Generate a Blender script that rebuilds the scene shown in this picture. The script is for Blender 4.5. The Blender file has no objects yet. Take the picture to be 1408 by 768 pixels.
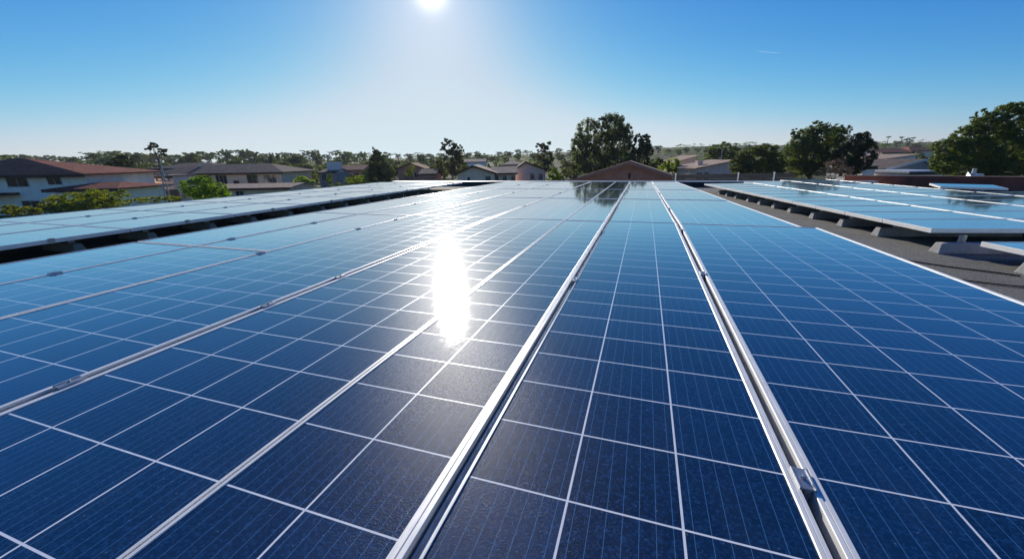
import bpy, math, random
import numpy as np
from mathutils import Vector, Matrix
random.seed(7); rng = np.random.default_rng(7)
R = math.radians
scene = bpy.context.scene
C = scene.collection
U = 0.6                                   # one layout unit in metres (lens height above the glass)
# ------------------------------------------------------------------ camera
YAW, PITCH, ROLL = R(18.566), R(17.103), R(-1.043)
F = Vector((-math.sin(YAW)*math.cos(PITCH), math.cos(YAW)*math.cos(PITCH), -math.sin(PITCH)))
R0 = Vector((math.cos(YAW), math.sin(YAW), 0)); U0 = R0.cross(F)
RV = math.cos(ROLL)*R0 + math.sin(ROLL)*U0; UV_ = math.cos(ROLL)*U0 - math.sin(ROLL)*R0
EYE = Vector((0, 0, U)); FOC = 536.63
cd = bpy.data.cameras.new('camera'); cam = bpy.data.objects.new('camera', cd); C.objects.link(cam)
cd.sensor_width = 36; cd.lens = FOC/1408*36; cd.clip_start = .02; cd.clip_end = 9000
cam.matrix_world = Matrix(((RV.x, UV_.x, -F.x, EYE.x), (RV.y, UV_.y, -F.y, EYE.y), (RV.z, UV_.z, -F.z, EYE.z), (0, 0, 0, 1)))
scene.camera = cam
# ------------------------------------------------------------------ sky, sun, exposure
SUN_AZ, SUN_EL = R(28.0), R(19.3)         # azimuth counted to the left of +Y
w = bpy.data.worlds.new('World'); scene.world = w; w.use_nodes = True
nt = w.node_tree; nt.nodes.clear()
sky = nt.nodes.new('ShaderNodeTexSky'); sky.sky_type = 'NISHITA'; sky.sun_disc = False
sky.sun_elevation = SUN_EL; sky.sun_rotation = -SUN_AZ
sky.altitude = 500; sky.air_density = 1.0; sky.dust_density = .26; sky.ozone_density = 4
bg = nt.nodes.new('ShaderNodeBackground'); bg.inputs[1].default_value = .1
wo = nt.nodes.new('ShaderNodeOutputWorld')
def wm(op, a, b=None, c=None):
    q = nt.nodes.new('ShaderNodeMath'); q.operation = op
    for v, k in ((a, 0), (b, 1), (c, 2)):
        if v is None: continue
        if hasattr(v, 'links'): nt.links.new(v, q.inputs[k])
        else: q.inputs[k].default_value = v
    return q.outputs[0]
# tone of the sky: deeper blue overhead, highlights near the sun rolled off
sp = nt.nodes.new('ShaderNodeSeparateColor'); cb_ = nt.nodes.new('ShaderNodeCombineColor'); nt.links.new(sky.outputs[0], sp.inputs[0])
geo = nt.nodes.new('ShaderNodeTexCoord'); vd = nt.nodes.new('ShaderNodeVectorMath'); vd.operation = 'DOT_PRODUCT'
nt.links.new(geo.outputs['Generated'], vd.inputs[0]); vd.inputs[1].default_value = (-math.sin(SUN_AZ)*math.cos(SUN_EL), math.cos(SUN_AZ)*math.cos(SUN_EL), math.sin(SUN_EL))
cs_ = wm('MAXIMUM', vd.outputs['Value'], 0.0)
aur = wm('ADD', wm('POWER', cs_, 2200.0), wm('MULTIPLY', wm('POWER', cs_, 160.0), .14))        # the aureole round the sun
for k, (b_, c_, cap, au) in enumerate(((2.0, 1.40, .53, .8), (1.3, .93, .64, .7), (.95, 1.04, .705, .6))):
    x = wm('MULTIPLY', wm('POWER', wm('MULTIPLY', sp.outputs[k], .1), b_), c_)
    y = wm('POWER', wm('ADD', wm('POWER', wm('MAXIMUM', x, .001), -4.0), cap**-4), -.25)
    nt.links.new(wm('MULTIPLY', wm('ADD', y, wm('MULTIPLY', aur, au)), 10.0), cb_.inputs[k])
nt.links.new(cb_.outputs[0], bg.inputs[0]); nt.links.new(bg.outputs[0], wo.inputs[0])
sl = bpy.data.lights.new('sun', 'SUN'); sl.energy = 4.8; sl.angle = R(.53); sl.color = (1, .93, .82)
so = bpy.data.objects.new('sun', sl); C.objects.link(so)
sdir = Vector((-math.sin(SUN_AZ)*math.cos(SUN_EL), math.cos(SUN_AZ)*math.cos(SUN_EL), math.sin(SUN_EL)))
so.rotation_euler = sdir.to_track_quat('Z', 'Y').to_euler(); so.location = (0, 0, 30)
vs = scene.view_settings
vs.view_transform = 'Standard'; vs.look = 'None'; vs.exposure = 0.3; vs.gamma = 1; vs.use_curve_mapping = False
scene.cycles.max_bounces = 6; scene.cycles.transparent_max_bounces = 8
scene.cycles.sample_clamp_indirect = 4

# ------------------------------------------------------------------ helpers
def P(u, v, d):
    """world point seen at photograph pixel (u, v) at depth d metres along the optical axis"""
    r = F + RV*((u-704)/FOC) - UV_*((v-384)/FOC)
    return EYE + r*d
def tag(o, label=None, cat=None, group=None, kind=None):
    if label: o['label'] = label
    if cat: o['category'] = cat
    if group: o['group'] = group
    if kind: o['kind'] = kind
    return o
def empty(name, loc, rz=0.0):
    o = bpy.data.objects.new(name, None); C.objects.link(o); o.location = loc; o.rotation_euler = (0, 0, rz)
    o.empty_display_size = .1
    return o
class MB:
    def __init__(s): s.v = []; s.f = []; s.m = []; s.uv = []
    def vert(s, p): s.v.append(tuple(p)); return len(s.v)-1
    def face(s, ids, m=0): s.f.append(tuple(ids)); s.m.append(m)
    def quad(s, a, b, c, d, m=0): s.face([s.vert(a), s.vert(b), s.vert(c), s.vert(d)], m)
    def tri(s, a, b, c, m=0): s.face([s.vert(a), s.vert(b), s.vert(c)], m)
    def hexa(s, p, m=0):     # p: 4 bottom (ccw from above) + 4 top
        i = [s.vert(q) for q in p]
        for q in ((0,3,2,1),(4,5,6,7),(0,1,5,4),(1,2,6,5),(2,3,7,6),(3,0,4,7)): s.face([i[k] for k in q], m)
    def box(s, x0, x1, y0, y1, z0, z1, m=0):
        s.hexa([(x0,y0,z0),(x1,y0,z0),(x1,y1,z0),(x0,y1,z0),(x0,y0,z1),(x1,y0,z1),(x1,y1,z1),(x0,y1,z1)], m)
    def slab(s, pts, t, m=0):   # polygon (ccw from above) thickened downwards by t
        n = len(pts); a = [s.vert(p) for p in pts]; b = [s.vert((p[0], p[1], p[2]-t)) for p in pts]
        s.face(a, m); s.face(b[::-1], m)
        for k in range(n): s.face([a[k], b[k], b[(k+1)%n], a[(k+1)%n]], m)
    def tube(s, pts, radii, n=7, m=0, cap=True):
        pts = [Vector(p) for p in pts]; rings = []
        for k, p in enumerate(pts):
            t = (pts[min(k+1, len(pts)-1)]-pts[max(k-1, 0)]).normalized()
            a = t.orthogonal().normalized() if abs(t.z) < .9 else Vector((1, 0, 0)); a = (a - t*a.dot(t)).normalized(); b = t.cross(a)
            r = radii[k] if hasattr(radii, '__len__') else radii
            rings.append([s.vert(p+(a*math.cos(2*math.pi*j/n)+b*math.sin(2*math.pi*j/n))*r) for j in range(n)])
        for k in range(len(rings)-1):
            for j in range(n): s.face([rings[k][j], rings[k][(j+1)%n], rings[k+1][(j+1)%n], rings[k+1][j]], m)
        if cap: s.face(rings[0][::-1], m); s.face(rings[-1], m)
    def mesh(s, name, mats):
        me = bpy.data.meshes.new(name); me.from_pydata(s.v, [], s.f)
        for m in (mats if isinstance(mats, (list, tuple)) else [mats]): me.materials.append(m)
        me.polygons.foreach_set('material_index', s.m); me.update()
        return me
    def build(s, name, mats, parent=None, loc=None, smooth=False, bevel=0):
        me = s.mesh(name, mats)
        if smooth: me.polygons.foreach_set('use_smooth', [True]*len(me.polygons))
        o = bpy.data.objects.new(name, me); C.objects.link(o)
        if parent: o.parent = parent
        if loc: o.location = loc
        if bevel:
            b = o.modifiers.new('bevel', 'BEVEL'); b.width = bevel; b.segments = 2; b.limit_method = 'ANGLE'
        return o
def copy_tree(o, parent=None):
    c = o.copy(); C.objects.link(c); c.parent = parent
    for ch in o.children: copy_tree(ch, c)
    return c

# ------------------------------------------------------------------ materials
class N:
    def __init__(s, name):
        s.m = bpy.data.materials.new(name); s.m.use_nodes = True; s.t = s.m.node_tree; s.b = s.t.nodes['Principled BSDF']
    def n(s, typ, **k):
        o = s.t.nodes.new('ShaderNode'+typ)
        for a, b in k.items():
            if a in o.inputs: o.inputs[a].default_value = b
            else: setattr(o, a, b)
        return o
    def l(s, a, b): s.t.links.new(a, b)
    def coord(s, scale=(1, 1, 1), which='Object'):
        tc = s.n('TexCoord'); mp = s.n('Mapping'); mp.inputs['Scale'].default_value = scale
        s.l(tc.outputs[which], mp.inputs[0]); return mp.outputs[0]
    def noise(s, co, scale, detail=3, rough=.6):
        q = s.n('TexNoise'); q.inputs['Scale'].default_value = scale; q.inputs['Detail'].default_value = detail
        q.inputs['Roughness'].default_value = rough; s.l(co, q.inputs['Vector']); return q.outputs[0]
    def ramp(s, fac, stops):
        q = s.n('ValToRGB'); e = q.color_ramp.elements
        while len(e) < len(stops): e.new(.5)
        for k, (p, c) in enumerate(stops): e[k].position = p; e[k].color = (*c, 1) if len(c) == 3 else c
        s.l(fac, q.inputs[0]); return q.outputs[0]
    def mix(s, fac, a, b):
        q = s.n('Mix', data_type='RGBA')
        for v, i in ((fac, 0), (a, 6), (b, 7)):
            if hasattr(v, 'links'): s.l(v, q.inputs[i])
            else: q.inputs[i].default_value = v if i == 0 else (*v, 1)
        return q.outputs[2]
    def math(s, op, a, b=None, c=None):
        q = s.n('Math', operation=op)
        for v, i in ((a, 0), (b, 1), (c, 2)):
            if v is None: continue
            if hasattr(v, 'links'): s.l(v, q.inputs[i])
            else: q.inputs[i].default_value = v
        return q.outputs[0]
    def bump(s, h, strength, dist):
        q = s.n('Bump'); q.inputs['Strength'].default_value = strength; q.inputs['Distance'].default_value = dist
        s.l(h, q.inputs['Height']); s.l(q.outputs[0], s.b.inputs['Normal']); return q.outputs[0]
    def set(s, **k):
        for a, v in k.items():
            a = a.replace('_', ' ')
            if hasattr(v, 'links'): s.l(v, s.b.inputs[a])
            else: s.b.inputs[a].default_value = (*v, 1) if isinstance(v, tuple) and len(v) == 3 else v
        return s.m
def simple(name, col, rough=.7, var=.25, scale=6, metal=0, spec=.15, bump=0, bscale=40, which='Object'):
    q = N(name); co = q.coord(which=which); f = q.noise(co, scale, 5)
    lo = tuple(c*(1-var) for c in col); hi = tuple(min(1, c*(1+var)) for c in col)
    if bump: q.bump(q.noise(co, bscale, 4), .5, bump)
    return q.set(Base_Color=q.ramp(f, [(.3, lo), (.7, hi)]), Roughness=rough, Metallic=metal, Specular_IOR_Level=spec)

def mat_cell():
    q = N('silicon_cell'); co = q.coord()
    uv = q.n('UVMap', uv_map='cell'); sx = q.n('SeparateXYZ'); q.l(uv.outputs[0], sx.inputs[0])
    fr = q.math('FRACT', q.math('MULTIPLY', sx.outputs[0], 7.0))
    bus = q.math('LESS_THAN', q.math('ABSOLUTE', q.math('SUBTRACT', fr,   .5)), .019)
    uv2 = q.n('UVMap', uv_map='tone'); s2 = q.n('SeparateXYZ'); q.l(uv2.outputs[0], s2.inputs[0])
    base = q.mix(s2.outputs[0], (.0005, .0060, .022), (.0022, .019, .060))
    # polycrystal fleck: thousands of small facets of slightly different blue
    vo = q.n('TexVoronoi'); vo.inputs['Scale'].default_value = 230; q.l(co, vo.inputs['Vector'])
    hv = q.n('SeparateXYZ'); q.l(vo.outputs['Color'], hv.inputs[0])
    base = q.mix(q.math('MULTIPLY', q.math('POWER', hv.outputs[0], 3.0), .75), base, (.010, .052, .15))
    # soft smudges and dust
    sm = q.noise(co, 3.0, 6, .7)
    base = q.mix(q.ramp(sm, [(.45, (0, 0, 0)), (.75, (.35, .35, .35))]), base, (.006, .032, .07))
    dv = q.n('TexVoronoi'); dv.inputs['Scale'].default_value = 60; q.l(co, dv.inputs['Vector'])
    dc = q.n('SeparateXYZ'); q.l(dv.outputs['Color'], dc.inputs[0])
    dirt = q.noise(q.coord((1.6, .35, 1)), 6, 6, .75)
    base = q.mix(q.ramp(dirt, [(.5, (0, 0, 0)), (.8, (.22,)*3)]), base, (.05, .06, .07))
    dr = q.n('TexVoronoi'); dr.inputs['Scale'].default_value = 2.2; q.l(co, dr.inputs['Vector']); ds = q.n('SeparateXYZ'); q.l(dr.outputs['Color'], ds.inputs[0])
    drop = q.math('MULTIPLY', q.math('LESS_THAN', q.math('ADD', dr.outputs['Distance'], q.math('MULTIPLY', q.noise(co, 90, 3), .03)), .030), q.math('GREATER_THAN', ds.outputs[0], .80))
    base = q.mix(q.math('MULTIPLY', drop, .6), base, (.45, .45, .42))
    edge = q.math('MULTIPLY', q.math('POWER', q.math('MAXIMUM', s2.outputs[1], .0001), 5.0), q.ramp(q.noise(q.coord((1, .3, 1)), 14, 5, .7), [(.3, (.1,)*3), (.7, (.9,)*3)]))
    base = q.mix(q.math('MULTIPLY', edge, .55), base, (.16, .16, .15))
    speck = q.math('MULTIPLY', q.math('LESS_THAN', dv.outputs['Distance'], .085), q.math('GREATER_THAN', dc.outputs[1], .72))
    base = q.mix(q.math('MULTIPLY', speck, .35), base, (.28, .33, .38))
    base = q.mix(q.math('MULTIPLY', bus, .65), base, (.08, .22, .44))
    q.t.nodes.remove(q.b); out = [n for n in q.t.nodes if n.type == 'OUTPUT_MATERIAL'][0]
    # matt cell under glass
    df = q.n('BsdfDiffuse'); q.l(base, df.inputs[0])
    # stippled (prismatic) solar glass: micro relief scatters the sun into grains
    nb = q.math('ADD', q.noise(co, 520, 2, .6), q.math('MULTIPLY', q.noise(co, 260, 2, .6), .8))
    bp = q.n('Bump'); bp.inputs['Strength'].default_value = .8; bp.inputs['Distance'].default_value = .0005; q.l(nb, bp.inputs['Height'])
    g2 = q.n('BsdfGlossy', distribution='GGX'); g2.inputs['Roughness'].default_value = .32; q.l(bp.outputs[0], g2.inputs['Normal'])
    m1 = q.n('MixShader'); m1.inputs[0].default_value = .030; q.l(df.outputs[0], m1.inputs[1]); q.l(g2.outputs[0], m1.inputs[2])
    nc = q.math('ADD', q.noise(co, 2.2, 2, .5), q.math('MULTIPLY', q.noise(co, 250, 1, .5), .60))
    b2 = q.n('Bump'); b2.inputs['Strength'].default_value = .10; b2.inputs['Distance'].default_value = .002; q.l(nc, b2.inputs['Height'])
    g1 = q.n('BsdfGlossy', distribution='BECKMANN'); q.l(b2.outputs[0], g1.inputs['Normal'])
    q.l(q.ramp(q.noise(co, 30, 6, .8), [(.3, (.120,)*3), (.7, (.185,)*3)]), g1.inputs['Roughness'])
    fr = q.n('Fresnel'); fr.inputs[0].default_value = 1.45
    g0 = q.n('BsdfGlossy', distribution='GGX'); g0.inputs['Roughness'].default_value = .045
    b3 = q.n('Bump'); b3.inputs['Strength'].default_value = .10; b3.inputs['Distance'].default_value = .002; q.l(q.noise(co, 2.2, 2, .5), b3.inputs['Height']); q.l(b3.outputs[0], g0.inputs['Normal'])
    mg = q.n('MixShader'); mg.inputs[0].default_value = .16; q.l(g0.outputs[0], mg.inputs[1]); q.l(g1.outputs[0], mg.inputs[2])
    m2 = q.n('MixShader'); q.l(q.math('MINIMUM', q.math('MULTIPLY', fr.outputs[0], 2.1), .95), m2.inputs[0]); q.l(m1.outputs[0], m2.inputs[1]); q.l(mg.outputs[0], m2.inputs[2])
    q.l(m2.outputs[0], out.inputs[0]); return q.m
def mat_grid():
    q = N('white_backsheet'); co = q.coord()
    f = q.noise(co, 40, 4)
    return q.set(Base_Color=q.ramp(f, [(.3, (.66, .70, .74)), (.7, (.80, .83, .85))]), Roughness=.35, Coat_Weight=1.0, Coat_Roughness=.06, Coat_IOR=1.9)
def mat_alu():
    q = N('anodised_aluminium'); co = q.coord((1, 1, 1))
    f = q.noise(co, 9, 6, .7); g2 = q.noise(q.coord((60, 1.5, 60)), 8, 3)
    q.bump(g2, .25, .0004)
    return q.set(Base_Color=q.ramp(f, [(.3, (.72, .71, .67)), (.7, (.88, .87, .83))]), Roughness=q.ramp(g2, [(.3, (.30,)*3), (.7, (.48,)*3)]), Metallic=.25)
M = {}
M['cell'] = mat_cell(); M['grid'] = mat_grid(); M['alu'] = mat_alu()
M['steel'] = simple('galvanised_steel', (.42, .44, .46), .4, .2, 30, metal=.8)
M['seam'] = simple('dark_seam', (.03, .03, .035), .6)
def mat_roof():
    q = N('mineral_roof_felt'); co = q.coord()
    a = q.noise(co, 1.1, 6, .65); b = q.noise(co, 55, 4, .85); c = q.noise(co, 170, 2)
    col = q.ramp(a, [(.25, (.13, .13, .115)), (.5, (.20, .198, .175)), (.78, (.29, .28, .245))])
    col = q.mix(q.ramp(b, [(.42, (0, 0, 0)), (.7, (.55,)*3)]), col, (.36, .35, .31))
    col = q.mix(q.ramp(c, [(.38, (.75,)*3), (.55, (0, 0, 0))]), col, (.03, .028, .025))
    sxr = q.n('SeparateXYZ'); q.l(co, sxr.inputs[0])
    seam = q.math('LESS_THAN', q.math('ABSOLUTE', q.math('SUBTRACT', q.math('FRACT', q.math('ADD', q.math('MULTIPLY', sxr.outputs[1], .95), q.math('MULTIPLY', q.noise(co, 2, 2), .02))), .5)), .008)
    col = q.mix(q.math('MULTIPLY', seam, .4), col, (.02, .02, .02))
    q.bump(q.math('ADD', b, q.math('MULTIPLY', a, .6)), .9, .006)
    return q.set(Base_Color=col, Roughness=.92, Specular_IOR_Level=.25)
M['roof'] = mat_roof()
def mat_conc():
    q = N('cast_concrete'); co = q.coord()
    a = q.noise(co, 5, 6, .7); b = q.noise(co, 80, 3)
    col = q.ramp(a, [(.3, (.26, .25, .23)), (.7, (.46, .45, .42))])
    col = q.mix(q.ramp(b, [(.3, (.4,)*3), (.45, (0, 0, 0))]), col, (.12, .11, .10))
    q.bump(b, .6, .003)
    return q.set(Base_Color=col, Roughness=.9)
M['conc'] = mat_conc()
M['cap'] = simple('pale_metal_coping', (.50, .53, .56), .45, .15, 3, metal=.3)
M['dark_wall'] = simple('dark_felt_upstand', (.045, .05, .055), .9, .4, 4, bump=.004)
M['brown_wall'] = simple('reddish_brown_render', (.19, .075, .055), .9, .28, 3, bump=.006, bscale=25)
M['boards'] = simple('grey_boards', (.055, .06, .065), .8, .3, 5)
M['cable'] = simple('black_cable', (.012, .012, .012), .5, .2)
def mat_tiles(name, a, b, sc=3.0):
    q = N(name); co = q.coord()
    wv = q.n('TexWave', bands_direction='X'); wv.inputs['Scale'].default_value = sc; wv.inputs['Distortion'].default_value = .6; q.l(co, wv.inputs['Vector'])
    wz = q.n('TexWave', bands_direction='Z'); wz.inputs['Scale'].default_value = sc*2.0; wz.inputs['Distortion'].default_value = .4; q.l(co, wz.inputs['Vector'])
    vo = q.n('TexVoronoi'); vo.inputs['Scale'].default_value = 3.5; q.l(co, vo.inputs['Vector'])
    hv = q.n('SeparateXYZ'); q.l(vo.outputs['Color'], hv.inputs[0])
    col = q.mix(hv.outputs[0], a, b)
    col = q.mix(q.ramp(q.noise(co, .8, 5, .7), [(.4, (0, 0, 0)), (.8, (.6,)*3)]), col, tuple(c*.45 for c in a))
    h = q.math('ADD', wv.outputs[1], q.math('MULTIPLY', wz.outputs[1], .6))
    q.bump(h, .8, .05)
    return q.set(Base_Color=col, Roughness=.95, Specular_IOR_Level=.08)
M['tile_red'] = mat_tiles('dark_red_clay_tiles', (.24, .082, .058), (.38, .15, .105))
M['tile_orange'] = mat_tiles('orange_clay_tiles', (.33, .14, .075), (.46, .22, .13))
M['tile_grey'] = mat_tiles('grey_brown_roof_tiles', (.15, .12, .10), (.24, .195, .165))
M['tile_tan'] = mat_tiles('tan_roof_tiles', (.44, .32, .23), (.62, .47, .35))
M['tile_rust'] = mat_tiles('rust_brown_roof_tiles', (.30, .12, .08), (.44, .21, .14))
M['wall_white'] = simple('white_stucco', (.92, .82, .72), .9, .12, 1.2, bump=.004)
M['wall_beige'] = simple('beige_stucco', (.88, .64, .45), .9, .15, 1.2, bump=.004)
M['wall_pink'] = simple('pinkish_stucco', (.90, .62, .50), .9, .15, 1.2, bump=.004)
M['wall_brown'] = simple('brown_stucco', (.50, .22, .15), .9, .2, 1.0, bump=.004)
M['wall_grey'] = simple('grey_stucco', (.30, .28, .27), .9, .15, 1.0, bump=.004)
M['wood'] = simple('dark_fascia_wood', (.07, .045, .035), .8, .3, 5)
M['rustwood'] = simple('rust_painted_fascia', (.40, .19, .14), .7, .2, 5)
M['whitewood'] = simple('white_fascia_wood', (.62, .60, .56), .7, .1, 5)
M['trim'] = simple('window_trim', (.45, .44, .42), .6, .1)
M['pane'] = N('window_glass').set(Base_Color=(.02, .028, .035), Roughness=.06, Specular_IOR_Level=.8)
M['pole'] = simple('weathered_grey_mast', (.34, .34, .34), .6, .3, 8, metal=.3)
M['bark'] = simple('bark', (.12, .085, .06), .95, .4, 6, bump=.02, bscale=12)
M['bark_pale'] = simple('pale_gum_bark', (.30, .26, .21), .9, .35, 3, bump=.01, bscale=10)
def mat_leaf(name, a, b, trans, ns=.9):
    q = N(name); q.t.nodes.remove(q.b); out = [n for n in q.t.nodes if n.type == 'OUTPUT_MATERIAL'][0]
    gm = q.n('NewGeometry'); oi = q.n('ObjectInfo')
    add = q.n('VectorMath', operation='ADD'); q.l(gm.outputs['Position'], add.inputs[0])
    f = q.noise(add.outputs[0], ns, 4, .7)
    f2 = q.math('ADD', q.math('MULTIPLY', f, .75), q.math('MULTIPLY', gm.outputs['Random Per Island'], .25))
    col = q.ramp(f2, [(.35, a), (.62, b)])
    hs = q.n('HueSaturation'); q.l(col, hs.inputs['Color'])
    q.l(q.math('ADD', q.math('MULTIPLY', oi.outputs['Random'], .5), .75), hs.inputs['Value'])
    q.l(q.math('ADD', q.math('MULTIPLY', oi.outputs['Random'], .03), .485), hs.inputs['Hue'])
    d = q.n('BsdfDiffuse'); t = q.n('BsdfTranslucent'); g = q.n('BsdfGlossy'); g.inputs['Roughness'].default_value = .45
    q.l(hs.outputs[0], d.inputs[0])
    tc = q.n('HueSaturation'); tc.inputs['Saturation'].default_value = 1.15; tc.inputs['Value'].default_value = 1.7; tc.inputs['Hue'].default_value = .485
    q.l(hs.outputs[0], tc.inputs['Color']); q.l(tc.outputs[0], t.inputs[0])
    m1 = q.n('MixShader'); m1.inputs[0].default_value = trans; q.l(d.outputs[0], m1.inputs[1]); q.l(t.outputs[0], m1.inputs[2])
    m2 = q.n('MixShader'); m2.inputs[0].default_value = .04; q.l(m1.outputs[0], m2.inputs[1]); q.l(g.outputs[0], m2.inputs[2])
    q.l(m2.outputs[0], out.inputs[0])
    return q.m
M['leaf_gum'] = mat_leaf('gum_leaves', (.04, .06, .018), (.13, .145, .04), .45)
M['leaf_dark'] = mat_leaf('dark_leaves', (.022, .042, .012), (.065, .09, .024), .42)
M['leaf_green'] = mat_leaf('green_leaves', (.035, .070, .012), (.11, .14, .026), .45)
M['leaf_bright'] = mat_leaf('bright_green_leaves', (.09, .17, .015), (.20, .30, .03), .5, 1.6)
M['leaf_yellow'] = mat_leaf('yellow_green_leaves', (.08, .14, .015), (.26, .30, .03), .5, 1.3)
M['leaf_far'] = mat_leaf('distant_leaves', (.045, .078, .020), (.12, .145, .040), .45, .15)
M['leaf_dry'] = mat_leaf('dry_twig_leaves', (.09, .065, .05), (.17, .12, .09), .25)
def mat_ground():
    q = N('dry_grass_ground'); co = q.coord()
    a = q.noise(co, .03, 6, .7); b = q.noise(co, .6, 5, .7)
    col = q.ramp(a, [(.35, (.035, .045, .018)), (.6, (.06, .065, .03)), (.85, (.14, .12, .08))])
    col = q.mix(q.ramp(b, [(.35, (.55,)*3), (.6, (0, 0, 0))]), col, (.03, .045, .015))
    return q.set(Base_Color=col, Roughness=1.0, Specular_IOR_Level=.1)
M['ground'] = mat_ground()
M['lawn'] = simple('lawn_grass', (.10, .16, .03), 1, .35, 2.5, spec=.1)

# ------------------------------------------------------------------ terrain
GZ = -4.7
def ground_z(x, y):
    fx = x*F.x + y*F.y; fn = math.hypot(F.x, F.y); d = fx/fn; s = (x*R0.x + y*R0.y)
    t = max(0, min(1, (d-110)/600)); t = t*t*(3-2*t)
    side = 1/(1+math.exp(-(s-60)/130))
    z = GZ + t*(6.0 + 14*side) + t*3.0*math.sin(s*.013+1)*math.sin(d*.009)
    return z
tm = MB(); n = 90
xs = [math.copysign(abs(k/(n/2))**2.2*2400, k) for k in range(-n//2, n//2+1)]
idx = {}
for i, x in enumerate(xs):
    for j, y in enumerate(xs): idx[i, j] = tm.vert((x, y, ground_z(x, y)))
for i in range(n):
    for j in range(n): tm.face([idx[i, j], idx[i+1, j], idx[i+1, j+1], idx[i, j+1]])
tag(tm.build('ground', M['ground'], smooth=True), kind='structure')
lw = MB(); c0 = P(150, 262, 44); lw.box(-14, 14, -7, 9, 0, .02)
o = lw.build('lawn', M['lawn'], loc=(c0.x, c0.y, GZ+.01)); o.rotation_euler.z = YAW; tag(o, kind='structure')

# ------------------------------------------------------------------ our flat roofed building
ROOFZ = -.3*U
bd = empty('flat_roofed_building', (0, 0, GZ)); tag(bd, 'wide flat dark felt roofed building carrying all the solar panels', 'building')
X0, X1, Y0, Y1 = -13.4*U, 14.5*U, -4*U, 19.2*U
def inb(mb): return mb
# brown wall line on the right
wa = P(1160, 250, 10.0); wb = P(1440, 250, 7.15)
wd = Vector((wb.x-wa.x, wb.y-wa.y, 0)).normalized(); wn = Vector((-wd.y, wd.x, 0))
rf = MB(); rf.slab([(X0, Y0, ROOFZ), (X1+2, Y0, ROOFZ), (X1+2, Y1, ROOFZ), (X0, Y1, ROOFZ)], .15)
o = rf.build('roof', M['roof'], bd, (0, 0, -GZ))
wl = MB(); wl.box(X0+.1, X1+1.9, Y0+.1, Y1-.1, GZ, ROOFZ-.15)
wl.build('wall', M['wall_white'], bd, (0, 0, -GZ))
pp = MB(); pp.box(X0, 5.1, Y1-.001, Y1+.16, ROOFZ-.16, -.056)
pp.build('parapet', M['dark_wall'], bd, (0, 0, -GZ))
pc = MB(); pc.box(X0-.02, 5.14, Y1-.03, Y1+.20, -.056, -.038)
pc.build('coping', M['cap'], bd, (0, 0, -GZ))
# gravel stop along the left edge
ge = MB(); ge.box(X0-.03, X0+.05, Y0, Y1-.04, ROOFZ-.16, ROOFZ+.03); ge.build('edge_trim', M['cap'], bd, (0, 0, -GZ))
# separate brown parapet wall
bw = empty('brown_wall', (wa.x, wa.y, ROOFZ), math.atan2(wd.y, wd.x)); tag(bw, 'long reddish brown rendered wall behind the right-hand solar array', 'wall')
L = (wb-wa).length + 3
za, zb = P(1165, 241.5, 10.0).z, P(1408, 240, 7.5).z
m = MB(); slope = lambda x: za + (zb-za)*min(1.2, x/(wb-wa).length) - ROOFZ
m.hexa([(0, 0, -.3), (L, 0, -.3), (L, .18, -.3), (0, .18, -.3), (0, 0, slope(0)), (L, 0, slope(L)), (L, .18, slope(L)), (0, .18, slope(0))])
m.build('wall_body', M['brown_wall'], bw)
m = MB(); m.hexa([(-.01, -.012, slope(0)+.001), (L, -.012, slope(L)+.001), (L, .2, slope(L)+.001), (-.01, .2, slope(0)+.001), (-.01, -.012, slope(0)+.012), (L, -.012, slope(L)+.012), (L, .2, slope(L)+.012), (-.01, .2, slope(0)+.012)])
m.build('coping', simple('brown_coping', (.24, .15, .13), .8, .2, 4), bw)
# low dark board fence with posts behind the parapet
fa = P(925, 246, 14.5); fb = P(1092, 246, 14.0); fd = Vector((fb.x-fa.x, fb.y-fa.y, 0)); FL = fd.length
fe = empty('board_fence', (fa.x, fa.y, -.8), math.atan2(fd.y, fd.x)); tag(fe, 'low dark board fence with pale posts beyond the roof parapet', 'fence')
ztop = P(1000, 239, 14.2).z + .8
m = MB()
for k in range(5): m.box(0, FL, 0, .03, ztop-.02-.15*(k+1)+.012, ztop-.02-.15*k)
m.build('boards', M['boards'], fe)
for t in (.02, .54, .83):
    m = MB(); m.box(FL*t-.022, FL*t+.022, -.05, -.003, -4.0, ztop+.03); m.box(FL*t-.028, FL*t+.028, -.056, .003, ztop+.03, ztop+.045)
    m.build('post', M['cap'], fe)
m = MB(); m.box(-.02, FL+.02, -.04, .06, ztop-.017, ztop-.002); m.build('top_rail', M['boards'], fe)

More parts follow.
